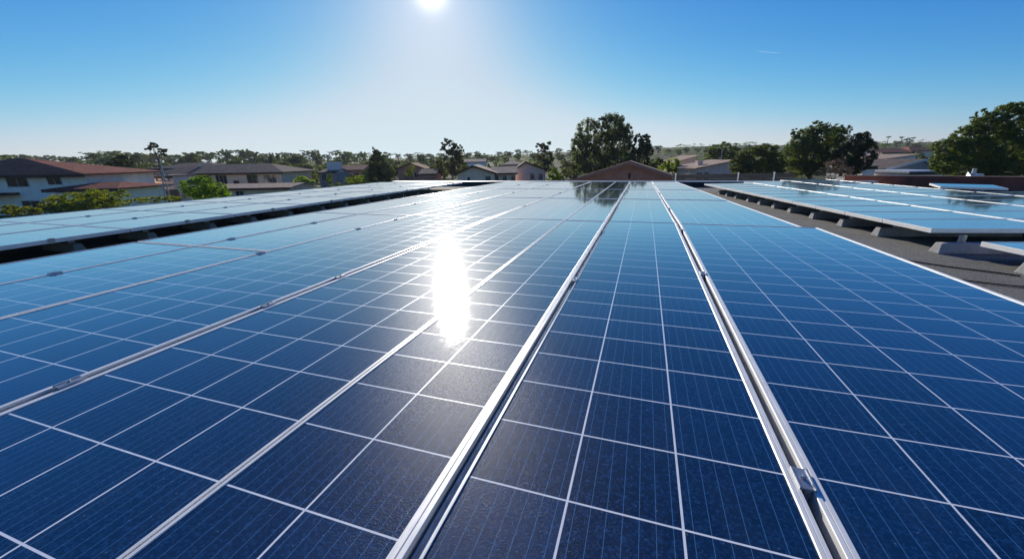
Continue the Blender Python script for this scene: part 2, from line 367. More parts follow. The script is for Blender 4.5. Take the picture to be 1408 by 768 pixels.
# ------------------------------------------------------------------ solar panels
PROF = [(0, -.035), (0, -.0012), (.05, 0), (.42, 0), (.45, -.0016), (.50, -.0016), (.53, 0), (.93, 0), (1, -.0010), (1, -.006)]
def ysteps(anchor, y0, y1):
    sp = lambda y: .265 + .06*math.exp(-max(0, y-.84)/1.05)
    ys = [anchor]
    while ys[-1] < y1: ys.append(ys[-1]+sp(ys[-1]+.14))
    while ys[0] > y0: ys.insert(0, ys[0]-.328)
    return [y for y in ys if y0+.03 < y < y1-.03]
def make_panel(corn, lips, ncol, ylines, label, group, hw=(.0036, .0032), clamps=()):
    """corn: (x0,x1) at the near edge, (x0,x1) at the far edge, y near, y far (layout units). lips: left, right, near, far."""
    (a0, a1), (b0, b1), y0, y1 = corn
    root = empty('solar_panel', (a0*U, y0*U, 0)); tag(root, label, 'solar panel', group)
    root.rotation_euler = (R(random.uniform(-.07, .07)), R(random.uniform(-.06, .06)), 0)
    Lh = y1-y0
    def mp(x_in_from_left, x_frac, y):   # helper unused axis names
        pass
    def pos(fs, y, z, li=0, ri=0):
        t = (y-y0)/Lh; xl = a0+(b0-a0)*t + li; xr = a1+(b1-a1)*t - ri
        x = xl+(xr-xl)*fs
        return ((x-a0)*U, (y-y0)*U, z)
    fm = MB(); rings = []
    for q, z in PROF:
        l, r, nn, ff = [q*k for k in lips]
        rings.append([fm.vert(pos(0, y0+nn, z, l, r)), fm.vert(pos(1, y0+nn, z, l, r)), fm.vert(pos(1, y1-ff, z, l, r)), fm.vert(pos(0, y1-ff, z, l, r))])
    for k in range(len(rings)-1):
        for j in range(4): fm.face([rings[k][j], rings[k][(j+1) % 4], rings[k+1][(j+1) % 4], rings[k+1][j]])
    fm.build('frame', M['alu'], root)
    # laminate: cell quads and the white bands between them, one sheet
    l, r, nn, ff = lips
    wid = (a1-a0-l-r)
    fr = [0.0]
    for k in range(1, ncol): fr += [k/ncol-hw[0]/wid, k/ncol+hw[0]/wid]
    fr.append(1.0)
    yy = [y0+nn]
    for y in ylines: yy += [y-hw[1], y+hw[1]]
    yy.append(y1-ff)
    cs = MB(); uv = []; tn = []
    g = [[cs.vert(pos(f, y, -.0030, l, r)) for f in fr] for y in yy]
    cs.v.append(pos(0, y0+nn, -.0300, l, r)); cs.v.append(pos(1, y0+nn, -.0300, l, r)); cs.v.append(pos(1, y1-ff, -.0300, l, r)); cs.v.append(pos(0, y1-ff, -.0300, l, r))
    for j in range(len(yy)-1):
        for i in range(len(fr)-1):
            cell = (i % 2 == 0) and (j % 2 == 0)
            cs.face([g[j][i], g[j][i+1], g[j+1][i+1], g[j+1][i]], 0 if cell else 1)
            uv += [(0, 0), (1, 0), (1, 1), (0, 1)]; t = random.random(); e_ = 1.0 if j == 0 else 0.0; tn += [(t, e_), (t, e_), (t, 0), (t, 0)]
    me = cs.mesh('cell_sheet', [M['cell'], M['grid']])
    u1 = me.uv_layers.new(name='cell'); u2 = me.uv_layers.new(name='tone')
    u1.data.foreach_set('uv', [c for q in uv for c in q]); u2.data.foreach_set('uv', [c for q in tn for c in q])
    so_ = bpy.data.objects.new('cell_sheet', me); C.objects.link(so_); so_.parent = root
    for y, side, long_ in clamps: clamp(root, pos(side, y, 0), long_)
    return root
def clamp(root, p, ln=.055):
    x, y, z = p
    m = MB(); m.box(x-.014, x+.014, y-ln/2, y+ln/2, .0005, .0045); m.box(x-.0055, x+.0055, y-ln/2, y+ln/2, -.03, .0005)
    for dx in (-.014, .011): m.box(x+dx, x+dx+.003, y-ln/2, y+ln/2, .0045, .0065)
    o = m.build('clamp', M['steel'], root)
    b = MB(); b.tube([(x, y, .0045), (x, y, .010)], .0048, 6); b.tube([(x, y, .010), (x, y, .0115)], [.003, .0025], 10)
    b.build('bolt', M['steel'], o)
G_MID = 'solar panels of the large middle array'
# section edges in layout units at y = -1.2 .. 6.57 (near row), then 6.62 .. 17.8
secs = [ # name, near (l,r) at y=-1.2, (l,r) at 6.57, far (l,r) at 17.8, ncol, anchor, lips l/r
 ('far left', (-6.66, -5.50), (-6.64, -5.47), (-6.15, -4.78), 4, .80, (.020, .016)),
 ('second from left', (-5.475, -4.215), (-5.445, -4.235), (-4.77, -3.60), 4, .90, (.014, .020)),
 ('third from left', (-4.175, -2.600), (-4.205, -2.600), (-3.585, -2.27), 5, .996, (.020, .026)),
 ('left of the double white seam', (-2.545, -1.252), (-2.560, -1.252), (-2.24, -1.20), 4, 1.006, (.030, .013)),
 ('right of the double white seam', (-1.246, -.528), (-1.246, -.540), (-1.19, -.578), 2, 1.006, (.013, .044)),
 ('between the two bright rails', (-.482, .542), (-.500, .520), (-.562, .280), 3, .945, (.007, .030)),
 ('right edge beside the walkway', (.575, 2.78), (.560, 2.37), (.295, 1.22), 6, 1.275, (.034, .030)),
]
rows_far = [(6.60, 10.34, 'second'), (10.38, 13.50, 'third'), (13.54, 17.80, 'farthest')]
lerp = lambda a, b, t: a+(b-a)*t
for si, (nm, nr, md, fr_, nc, an, (ll, lr)) in enumerate(secs):
    clampy = {5: [(.55, 0), (3.2, 0), (5.6, 0)], 6: [(1.245, 0), (3.69, 0), (5.95, 0)], 4: [], 3: [(.9, 0), (2.0, 0), (2.75, 0), (4.4, 0), (5.6, 0)], 2: [(3.3, 0), (5.0, 0), (6.0, 0)], 1: [(2.1, 0), (3.9, 0), (5.4, 0)], 0: []}[si]
    def edges(y): t = (y+1.2)/7.77; return (lerp(nr[0], md[0], t), lerp(nr[1], md[1], t))
    splits = [(-1.2, 6.57)] if si >= 2 else [(-1.2, 3.40), (3.44, 6.57)]
    names = ['front'] if si >= 2 else ['front', 'middle']
    for (ya, yb), rn in zip(splits, names):
        fl = .02
        cl = [(y, -(.013)/(edges(y)[1]-edges(y)[0]), .055) for y, s in clampy if ya < y < yb]
        if si == 6: cl = [(y, -.0075, .055) for y, s in clampy]
        if si == 5: cl = [(y, -.016, .06) for y, s in clampy]
        if si == 3: cl = [(y, -.0 - .018, .06) for y, s in clampy if ya < y < yb]
        make_panel((edges(ya), edges(yb), ya, yb), (ll, lr, .02, .012), nc, ysteps(an, ya, yb),
                   f'blue solar panel of the {rn} row, in the column {nm}', G_MID, clamps=cl)
    for ya, yb, rn in rows_far:
        if si == 6 or True:
            e = lambda y: (lerp(md[0], fr_[0], (y-6.6)/11.2), lerp(md[1]-(.17 if si == 6 else 0), fr_[1], (y-6.6)/11.2))
        nr_ = 12; yl = [ya+(yb-ya)*k/nr_ for k in range(1, nr_)]
        make_panel((e(ya), e(yb), ya, yb), (ll, lr, .012, .012), nc, yl,
                   f'blue solar panel of the {rn} row, in the column {nm}', G_MID, clamps=[((ya+yb)/2, -.012, .06)] if si in (1, 2, 3, 5, 6) else ())
# mounting rails seen in the seams
def rail(xa, xb, za, zb, w_, label, y0=-1.2, y1=17.6):
    m = MB(); dx = (xb-xa)*U; L_ = (y1-y0)*U
    m.hexa([(-w_, 0, za), (w_, 0, za), (dx+w_, L_, za), (dx-w_, L_, za), (-w_, 0, zb), (w_, 0, zb), (dx+w_, L_, zb), (dx-w_, L_, zb)])
    # two raised lips
    for s in (-1, 1):
        a = s*w_*.8
        m.hexa([(a-.0015, 0, zb), (a+.0015, 0, zb), (dx+a+.0015, L_, zb), (dx+a-.0015, L_, zb), (a-.0015, 0, zb+.005), (a+.0015, 0, zb+.005), (dx+a+.0015, L_, zb+.005), (dx+a-.0015, L_, zb+.005)])
    o = m.build('mounting_rail', M['steel'], loc=(xa*U, y0*U, 0)); tag(o, label, 'mounting rail', 'mounting rails in the seams'); return o
rail(-2.574, -2.574, -.05, -.012, .013, 'aluminium rail in the open seam with clamps, left of the glare', y1=6.55)
rail(-.503, -.518, -.075, -.016, .0075, 'aluminium rail deep in the seam left of the central panel column', y1=6.5)
rail(.558, .54, -.085, -.055, .03, 'aluminium rail in the dark slot right of the central panel column', y1=6.5)
# support blocks under the middle array's right side (on the roof, mostly hidden)
G_BLK = 'concrete ballast blocks under the panels'
def ballast(p, rz, ln, label, group, bracket=True, h=.084):
    root = empty('ballast_block', p, rz); tag(root, label, 'ballast block', group)
    m = MB(); wb_, wt = .050, .032
    m.hexa([(0, -wb_, 0), (ln, -wb_, 0), (ln, wb_, 0), (0, wb_, 0), (.024, -wt, h), (ln-.024, -wt, h), (ln-.024, wt, h), (.024, wt, h)])
    m.build('concrete_body', M['conc'], root, bevel=.008)
    if bracket:
        b = MB(); x = .13 if ln < .8 else .19
        b.box(x-.022, x+.022, -.025, .025, h-.002, h+.006); b.box(x-.018, x+.018, -.004, .004, h+.006, h+.0595); b.box(x-.018, x-.012, -.022, .022, h+.006, h+.0595)
        b.build('bracket', M['steel'], root)
    return root
# ---- right-hand array
e1 = Vector((-.163, .987, 0)); e2 = Vector((.975, .222, 0)); Q0 = Vector((3.75, 6.79, 0))
ang = math.atan2(e2.y, e2.x)
def skew_panel(w2, w1, nc, nr_, dz=0):
    root = make_panel(((0, w2), (0, w2), 0, w1), (.010, .010, .012, .012), nc, [w1*k/nr_ for k in range(1, nr_)], 'x', 'x', hw=(.004, .0035))
    return root
proto = skew_panel(1.74, .885, 10, 5)
# shear the prototype mesh so that its short sides follow the array
th = math.atan2(-e1.x, e1.y) + ang   # angle lost from a right angle
for ch in proto.children:
    for v in ch.data.vertices: v.co.x += v.co.y*.0603
ordn = ['first', 'second', 'third', 'fourth', 'fifth', 'sixth', 'seventh', 'eighth', 'ninth', 'tenth', 'eleventh', 'twelfth', 'thirteenth']
G_R = 'solar panels of the right-hand array'; first = True
counts = [11, 12, 13, 6]
step1 = .905/ math.cos(0)
for c, nrow in enumerate(counts):
    for r_ in range(nrow):
        p = (Q0 + e2*(1.765*c) + e1*(.905*r_))*U
        o = proto if first else copy_tree(proto); first = False
        o.location = (p.x, p.y, 0); o.rotation_euler = (R(random.uniform(-.12, .12)), R(random.uniform(-.1, .1)), ang)
        tag(o, f'{ordn[r_]} solar panel from the near end, {ordn[c]} column from the walkway, right-hand array', 'solar panel', G_R)
# the lone lower panel at the right border and its neighbour
lp = Vector((3.97, 6.28, 0)); e1b = Vector((-.05, .998, 0))
for k in range(2):
    p = (lp + e2*(1.76*k) - e1*.90)*U + Vector((.0, 0, -.035)); o = copy_tree(proto); o.location = p; o.rotation_euler = (R(-.3), R(.2), ang)
    tag(o, 'solar panel set lower, in front of the right array'+(', cut by the right border' if k == 0 else ', its far right neighbour'), 'solar panel', G_R)
ys = [(3.62, 6.61), (3.49, 7.82), (3.36, 8.77), (3.22, 9.73), (3.09, 10.69), (2.97, 11.5), (2.84, 12.3), (2.72, 13.06), (2.58, 14.0), (2.45, 14.75), (2.34, 15.5)]
for k, (x, y) in enumerate(ys):
    ballast(((x+.13)*U, (y+.02)*U, ROOFZ), ang, (2.1 if k < 2 else 1.3)*U, f'{ordn[k]} concrete ballast block from the near end, under the right-hand array', G_BLK)
ballast((3.98*U, 5.62*U, ROOFZ), ang, 1.5*U, 'concrete ballast block at the right border, under the lower panel', G_BLK)
# ---- left-hand array
G_L = 'solar panels of the left-hand array'
protoL = make_panel(((0, 1.50), (0, 1.50), 0, 1.85), (.018, .018, .016, .016), 5, [1.85*k/6 for k in range(1, 6)], 'x', 'x', hw=(.004, .0035), clamps=[(.9, 1.006, .04)])
first = True
for c in range(3):
    for r_ in range(9):
        o = protoL if first else copy_tree(protoL); first = False
        o.location = ((-8.2-1.5-1.525*c)*U, (.46+1.87*r_)*U, 0); o.rotation_euler = (R(random.uniform(-.12, .12)), R(random.uniform(-.1, .1)), 0)
        tag(o, f'{ordn[r_]} solar panel from the near end, {ordn[c]} column from the dark alley, left-hand array', 'solar panel', G_L)
for k in range(13):
    y = 2.6+ 1.02*k + (.0 if k % 3 else .08)
    ballast((-8.45*U, y*U, ROOFZ), math.pi, .9*U, f'{ordn[k]} concrete ballast block from the near end, under the left-hand array', G_BLK)
for k in range(8):   # middle array's own ballast row next to the walkway
    pass
# tilted loose panel on a stand in front of the brown wall
tp = P(1292, 261, 6.9); tq = P(1386, 262, 6.5)
tw = (tq-tp).length
t_ = empty('tilted_solar_panel', (tp.x, tp.y, ROOFZ), math.atan2(tq.y-tp.y, tq.x-tp.x)); tag(t_, 'lone solar panel on a low stand before the brown wall, behind the array', 'solar panel')
hz = P(1340, 257, 6.7).z-ROOFZ
m = MB(); m.hexa([(0, 0, hz-.03), (tw, 0, hz-.045), (tw, .55, hz-.02), (0, .55, hz-.005), (0, 0, hz), (tw, 0, hz-.015), (tw, .55, hz+.01), (0, .55, hz+.025)]); m.build('frame', M['alu'], t_)
m = MB(); m.quad((.02, .02, hz+.0025), (tw-.02, .02, hz-.0125), (tw-.02, .53, hz+.0115), (.02, .53, hz+.0265)); o = m.build('cell_sheet', M['cell'], t_)
o.data.uv_layers.new(name='cell'); o.data.uv_layers.new(name='tone')
for x in (.14, tw*.62):
    m = MB(); m.hexa([(x-.07, 0, 0), (x+.07, 0, 0), (x+.07, .12, 0), (x-.07, .12, 0), (x-.045, .02, hz-.05), (x+.045, .02, hz-.05), (x+.045, .1, hz-.05), (x-.045, .1, hz-.05)]); m.build('foot', M['conc'], t_)
# cable lying on the walkway
m = MB(); pts = []
for k in range(30):
    t = k/29; a = P(1212, 343, 1); q0 = Vector((2.95, 6.15, 0)).lerp(Vector((3.9, 5.5, 0)), t)
    pts.append((q0.x*U, q0.y*U+.012*math.sin(t*9), ROOFZ+.006))
m.tube(pts, .0045, 6); tag(m.build('cable', M['cable']), 'thin black cable lying across the grey felt walkway on the right', 'cable')
m = MB(); pts = [((2.75+.048*k)*U, (5.28-.012*k)*U+.008*math.sin(k*.7), ROOFZ+.006) for k in range(30)]
m.tube(pts, .004, 6); tag(m.build('cable', M['cable']), 'thin black cable nearest the camera on the walkway, ending at a block', 'cable')

# ------------------------------------------------------------------ houses
def frame_at(u, v, d, extra=0):
    p = P(u, v, d); return p, YAW+extra
def window(parent, x0, x1, z0, z1, y, mull=1, name='window'):
    m = MB(); t = .07
    m.box(x0, x1, y-.05, y+.02, z0, z0+t); m.box(x0, x1, y-.05, y+.02, z1-t, z1); m.box(x0, x0+t, y-.05, y+.02, z0+t, z1-t); m.box(x1-t, x1, y-.05, y+.02, z0+t, z1-t)
    for k in range(mull):
        xm = x0+(x1-x0)*(k+1)/(mull+1); m.box(xm-.03, xm+.03, y-.045, y+.02, z0+t, z1-t)
    f = m.build(name, M['trim'], parent)
    g = MB(); g.box(x0+t, x1-t, y-.012, y-.006, z0+t, z1-t); g.build('pane', M['pane'], f)
def house(u1, u2, ve, vr, d, dep, wall, roofm, kind, label, cat='house', over=.5, rot=0, wins=(), base=None, doors=(), chimney=None, trim='wood', ridge=.5, hipw=None):
    uc = (u1+u2)/2; pe = P(uc, ve, d); W = (u2-u1)*d/FOC
    gz = ground_z(pe.x, pe.y) if base is None else base
    zE = pe.z-gz; zR = P(uc, vr, d+ (0 if kind == 'gable_front' else dep*.5)).z-gz
    root = empty('house', (pe.x, pe.y, gz), YAW+rot); tag(root, label, cat)
    x0, x1 = -W/2, W/2; o_ = over; t = .14
    m = MB(); m.box(x0+o_, x1-o_, 0, dep, -1.5, zE-.12)
    rm = MB()
    if kind == 'gable_front':
        xr = lerp(x0, x1, ridge)
        for yy in (.0, dep): m.tri((x0+o_, yy, zE-.125), (x1-o_, yy, zE-.125), (xr, yy, zR-.28)) if yy == 0 else m.tri((x1-o_, yy, zE-.125), (x0+o_, yy, zE-.125), (xr, yy, zR-.28))
        rm.slab([(x0, -o_, zE), (xr, -o_, zR), (xr, dep+o_, zR), (x0, dep+o_, zE)], t); rm.slab([(xr, -o_, zR), (x1, -o_, zE), (x1, dep+o_, zE), (xr, dep+o_, zR)], t)
    elif kind == 'gable_side':
        yr = dep/2
        for xx in (x0+o_, x1-o_): m.tri((xx, 0, zE-.125), (xx, dep, zE-.125), (xx, yr, zR-.2))
        rm.slab([(x0, -o_, zE-.1), (x1, -o_, zE-.1), (x1, yr, zR), (x0, yr, zR)], t); rm.slab([(x0, yr, zR), (x1, yr, zR), (x1, dep+o_, zE-.1), (x0, dep+o_, zE-.1)], t)
    elif kind == 'hip':
        yr = dep/2; h = hipw or min(yr, W*.4)
        a, b = (x0+min(h, W-h-1.5), yr, zR), (x1-h, yr, zR); z = zE
        A_, B_, C_, D_ = (x0, -o_, z), (x1, -o_, z), (x1, dep+o_, z), (x0, dep+o_, z)
        rm.slab([A_, B_, b, a], t); rm.slab([B_, C_, b], t); rm.slab([C_, D_, a, b], t); rm.slab([D_, A_, a], t)
    elif kind == 'shed':   # rises to the right
        rm.slab([(x0, -o_, zE), (x1, -o_, zR), (x1, dep+o_, zR), (x0, dep+o_, zE)], t)
        m.hexa([(x0+o_, 0, zE-.121), (x1-o_, 0, zE-.121), (x1-o_, dep, zE-.121), (x0+o_, dep, zE-.121), (x0+o_, 0, zE-.118), (x1-o_, 0, zR-.25), (x1-o_, dep, zR-.25), (x0+o_, dep, zE-.118)])
    elif kind == 'flat':
        rm.box(x0, x1, -o_, dep+o_, zE-.10, zE+.12)
    m.build('wall', wall, root); rf_ = rm.build('roof', roofm, root)
    fa_ = MB()
    if kind in ('hip', 'flat', 'gable_side'): fa_.box(x0+.02, x1-.02, -o_-.04, -o_-.003, zE-.32 if kind != 'gable_side' else zE-.36, zE-.02 if kind != 'gable_side' else zE-.12)
    if kind == 'gable_front':
        for s, (xa, xb) in ((0, (x0, xr)), (1, (xr, x1))):
            za_, zb_ = (zE, zR) if s == 0 else (zR, zE)
            fa_.hexa([(xa, -o_-.04, za_-.30), (xb, -o_-.04, zb_-.30), (xb, -o_-.003, zb_-.30), (xa, -o_-.003, za_-.30), (xa, -o_-.04, za_+.02), (xb, -o_-.04, zb_+.02), (xb, -o_-.003, zb_+.02), (xa, -o_-.003, za_+.02)])
    if fa_.v: fa_.build('fascia', M[trim], root)
    for (fx0, fx1, fz0, fz1, mu) in wins: window(root, lerp(x0, x1, fx0), lerp(x0, x1, fx1), zE*fz0, zE*fz1, 0, mu)
    for (fx0, fx1, zt) in doors:
        dm = MB(); dm.box(lerp(x0, x1, fx0), lerp(x0, x1, fx1), -.04, .02, 0, zt); dm.build('door', M['wood'], root)
    if chimney:
        fx, ww, hh = chimney; cm = MB(); xx = lerp(x0, x1, fx); cm.box(xx-ww/2, xx+ww/2, dep*.35, dep*.35+ww, zE-.2, zR+hh); cm.box(xx-ww/2-.08, xx+ww/2+.08, dep*.35-.08, dep*.35+ww+.08, zR+hh, zR+hh+.12)
        cm.build('chimney', wall, rf_)
    return root, (W, zE, zR)

# left: white two-storey house with dark red hip roof
h1, (W1, zE1, zR1) = house(-95, 126, 240.5, 218, 45, 9,  M['wall_white'], M['tile_red'], 'hip', 'white two-storey house with dark red tiled hip roof at the left border', over=.9, hipw=12.5,
   wins=[(.455, .59, .70, .95, 1), (.71, .80, .74, .95, 1), (.1, .2, .76, .95, 1), (.50, .62, .10, .36, 1)])
m = MB(); m.box(-8.4, .2, -2.3, -.02, 2.35, 2.6); m.build('canopy', M['wood'], h1)
# single-storey wing with lower red roof
house(66, 170, 259, 250.5, 43, 6, M['wall_white'], M['tile_red'], 'hip', 'low house wing with dark red tiled roof right of the white house', 'house wing', over=.7, wins=[(.3, .45, .4, .85, 1), (.6, .75, .4, .85, 1)])
house(107, 136, 252, 243, 49, 5, M['wall_pink'], M['tile_orange'], 'hip', 'small annex with orange tiled roof behind the low red roof', 'annex', over=.3)
# grey roofed ranch
house(198, 392, 238, 226, 77, 12, M['wall_beige'], M['tile_grey'], 'hip', 'long single-storey house with grey tiled hip roof on the left', over=.8,
   wins=[(.40, .47, .3, .9, 1), (.50, .58, .3, .9, 2), (.72, .80, .25, .9, 1), (.84, .93, .3, .85, 2), (.05, .15, .3, .85, 1), (.24, .34, .3, .85, 1)], doors=[(.62, .66, 2.2)], chimney=(.3, .7, .2))
house(205, 300, 231, 224, 92, 10, M['wall_grey'], M['tile_grey'], 'hip', 'dark grey roofed house standing behind the long ranch house', over=.6, wins=[(.2, .3, .4, .8, 1)])
house(208, 238, 242, 239.5, 55, 4, M['wall_pink'], M['tile_tan'], 'flat', 'small pink walled outbuilding behind the lattice mast', 'shed', over=.15)
house(288, 402, 257, 252, 52, 7, M['wall_beige'], M['tile_tan'], 'gable_side', 'low building with pale tan roof in front of the ranch house', over=.5, wins=[(.3, .4, .3, .8, 1)])
# dark garden wall
ga, gb = P(166, 264, 50), P(246, 264, 52); gd = gb-ga
m = MB(); m.box(0, gd.length, 0, .25, -1.0, P(200, 262.5, 51).z-GZ); m.box(-.05, gd.length+.05, -.05, .3, P(200, 262.5, 51).z-GZ, P(200, 262.5, 51).z-GZ+.08)
o = m.build('garden_wall', M['boards'], loc=(ga.x, ga.y, GZ)); o.rotation_euler.z = math.atan2(gd.y, gd.x); tag(o, 'dark grey garden wall between the red roofs and the round bush', 'wall')
# centre-left cluster
house(436, 462, 236, 232, 88, 8, M['wall_grey'], M['tile_grey'], 'gable_side', 'dark house with pale box on its roof behind the yellow shrubs', over=.3, wins=[(.2, .45, .4, .85, 1), (.55, .8, .4, .85, 1)])
m = MB(); pz = P(449, 231, 88); m.box(-1.3, 1.3, 0, 2.2, -1.0, 1.15); m.box(-1.4, 1.4, -.1, 2.3, 1.15, 1.3)
o = m.build('roof_plant_box', M['cap'], loc=(pz.x, pz.y+2, pz.z)); o.rotation_euler.z = YAW; tag(o, 'pale metal box standing on the dark house roof', 'roof unit')
house(462, 500, 233, 227, 105, 9, M['wall_brown'], M['tile_rust'], 'gable_side', 'house with rust red roof left of the cone shaped tree', over=.4, wins=[(.2, .35, .35, .8, 1), (.6, .8, .35, .8, 1)])
house(545, 585, 232, 224, 110, 9, M['wall_brown'], M['tile_rust'], 'gable_front', 'brown house with curved rust roof right of the cone shaped tree', over=.4, wins=[(.3, .45, .3, .7, 1), (.6, .75, .3, .7, 1)])
house(575, 600, 238, 232, 80, 7, M['wall_brown'], M['tile_grey'], 'gable_side', 'small dark brick shed left of the grey gum tree', 'shed', over=.3)
house(636, 668, 222, 218.5, 150, 10, M['wall_white'], M['tile_tan'], 'gable_side', 'distant pale house with light roof right of the grey gum tree', over=.3)
# centre
house(624, 684, 238.5, 227, 70, 12, M['wall_beige'], M['tile_tan'], 'gable_front', 'beige house with broad tan gable roof in the centre', over=.6, ridge=.45, wins=[(.30, .37, .45, .8, 0), (.72, .84, .2, .85, 1)])
house(674, 712, 237, 229, 74, 9, M['wall_beige'], M['tile_tan'], 'gable_side', 'beige wing with windows joined to the broad tan gable', 'house wing', over=.4, wins=[(.1, .3, .2, .85, 1), (.45, .6, .2, .85, 1), (.75, .9, .2, .85, 1)])
house(706, 752, 233, 222, 84, 10, M['wall_pink'], M['tile_grey'], 'gable_front', 'house with dark grey gable and pinkish wall left of the yellow bush', over=.5, ridge=.35, wins=[(.5, .62, .3, .75, 1), (.75, .88, .3, .75, 1)])
house(690, 722, 226, 221, 110, 9, M['wall_white'], M['tile_tan'], 'hip', 'tan roofed house partly hidden behind the dark grey gable', over=.4)
# near brown gable
h6, (W6, zE6, zR6) = house(783, 937, 247, 221.5, 36, 6, M['wall_brown'], M['tile_tan'], 'gable_front', 'near brown house with wide low gable just beyond the parapet', over=.45, ridge=.53, trim='rustwood', rot=-.30)
m = MB(); m.box(-.1+.33, .1+.33, -.04, -.003, zR6-1.55, zR6-1.05); m.build('vent', M['wood'], h6)
# right
house(925, 960, 223, 213.5, 78, 8, M['wall_beige'], M['tile_tan'], 'shed', 'cream house with a roof sloping up to the right, beside the dome tree', over=.5, wins=[(.2, .4, .3, .55, 1), (.5, .7, .3, .55, 1), (.2, .4, .65, .85, 1), (.5, .7, .65, .85, 1)])
house(955, 1012, 230.5, 219.5, 62, 9, M['wall_pink'], M['tile_tan'], 'shed', 'pale pink house with sloping tan roof in front of the dome tree', over=.4, chimney=(.35, .8, -.2), wins=[(.06, .2, .45, .8, 1), (.24, .36, .45, .8, 1)])
house(1188, 1262, 221, 212, 80, 10, M['wall_white'], M['tile_tan'], 'shed', 'white house with long pale roof rising rightwards, right side', over=.6, wins=[(.05, .3, .15, .75, 2), (.62, .8, .45, .75, 1)])
house(1216, 1292, 231, 218.5, 55, 9, M['wall_grey'], M['tile_grey'], 'gable_front', 'plain grey gabled house left of the big right-hand tree', over=.3, ridge=.66, trim='whitewood')
house(1248, 1300, 236, 233, 47, 5, M['wall_white'], M['cap'], 'flat', 'low white flat roofed outbuilding beside the big right-hand tree', 'outbuilding', over=.2)
house(1186, 1206, 229, 226, 50, 4, M['wall_white'], M['tile_tan'], 'flat', 'small pale outbuilding between the dark tree and the white house', 'outbuilding', over=.15)
house(1212, 1256, 209, 203.5, 150, 12, M['wall_pink'], M['tile_rust'], 'gable_side', 'distant house with red roof above the long pale roof', over=.5, wins=[(.2, .3, .3, .8, 1), (.6, .7, .3, .8, 1)])
house(1250, 1290, 207, 201, 170, 12, M['wall_beige'], M['tile_orange'], 'hip', 'distant house with orange roof at the left of the big right-hand tree', over=.5)
# small vent hood right behind the brown wall
vp = P(1345, 241, 17); m = MB(); m.hexa([(-.32, 0, -1.2), (.26, 0, -1.2), (.26, .4, -1.2), (-.32, .4, -1.2), (-.30, 0, -.02), (.26, 0, .06), (.26, .4, .06), (-.05, .4, .14)]); m.tube([(0, .2, .0), (0, .2, .28)], .07, 10)
o = m.build('vent_hood', M['steel'], loc=vp); o.rotation_euler.z = YAW; tag(o, 'small pale metal vent hood poking up behind the brown wall', 'vent')

# ------------------------------------------------------------------ lattice mast
bm_ = P(229, 275, 42); tz = P(222, 197, 42).z
mr = empty('lattice_mast', (bm_.x, bm_.y, GZ), YAW); tag(mr, 'thin grey two-legged mast with crossbars, left of the bright round bush', 'mast')
Hm = P(224, 218, 42).z-GZ
tx = .42
for s, x0_ in ((-1, -.30), (1, .42)):
    m = MB(); m.tube([(x0_, 0, 0), (lerp(x0_, tx, .6), 0, Hm*.6), (tx, 0, Hm)], [.07, .06, .045], 6); m.build('leg', M['pole'], mr)
m = MB()
for k in range(11):
    z = Hm*(k+1)/12.5; t = z/Hm
    m.tube([(lerp(-.30, tx, t), 0, z), (lerp(.42, tx, t), 0, z)], .025, 5)
    m.tube([(lerp(-.30, tx, t), 0, z), (lerp(.42, tx, t+.08), 0, z+Hm/12.5)], .02, 5)
m.build('bracing', M['pole'], mr)
m = MB()
for z, w_ in ((Hm*.62, 1.0), (Hm*.70, .8), (Hm*.52, .7)):
    xc = tx*z/Hm; m.box(xc-w_*.8, xc+w_*.8, -.05, .05, z, z+.09)
    for x in (xc-w_*.7, xc-w_*.1, xc+w_*.6): m.box(x-.06, x+.06, -.06, .06, z+.09, z+.28)
m.build('crossarm', M['pole'], mr)
pm = P(1066, 212, 60); pass
tm2 = P(991, 222, 66); m = MB(); m.tube([(0, 0, -8), (0, 0, P(989, 205, 66).z-tm2.z)], [.09, .06], 8); o = m.build('pole', M['pole'], loc=tm2); tag(o, 'thin grey pole rising in front of the dome tree', 'pole')

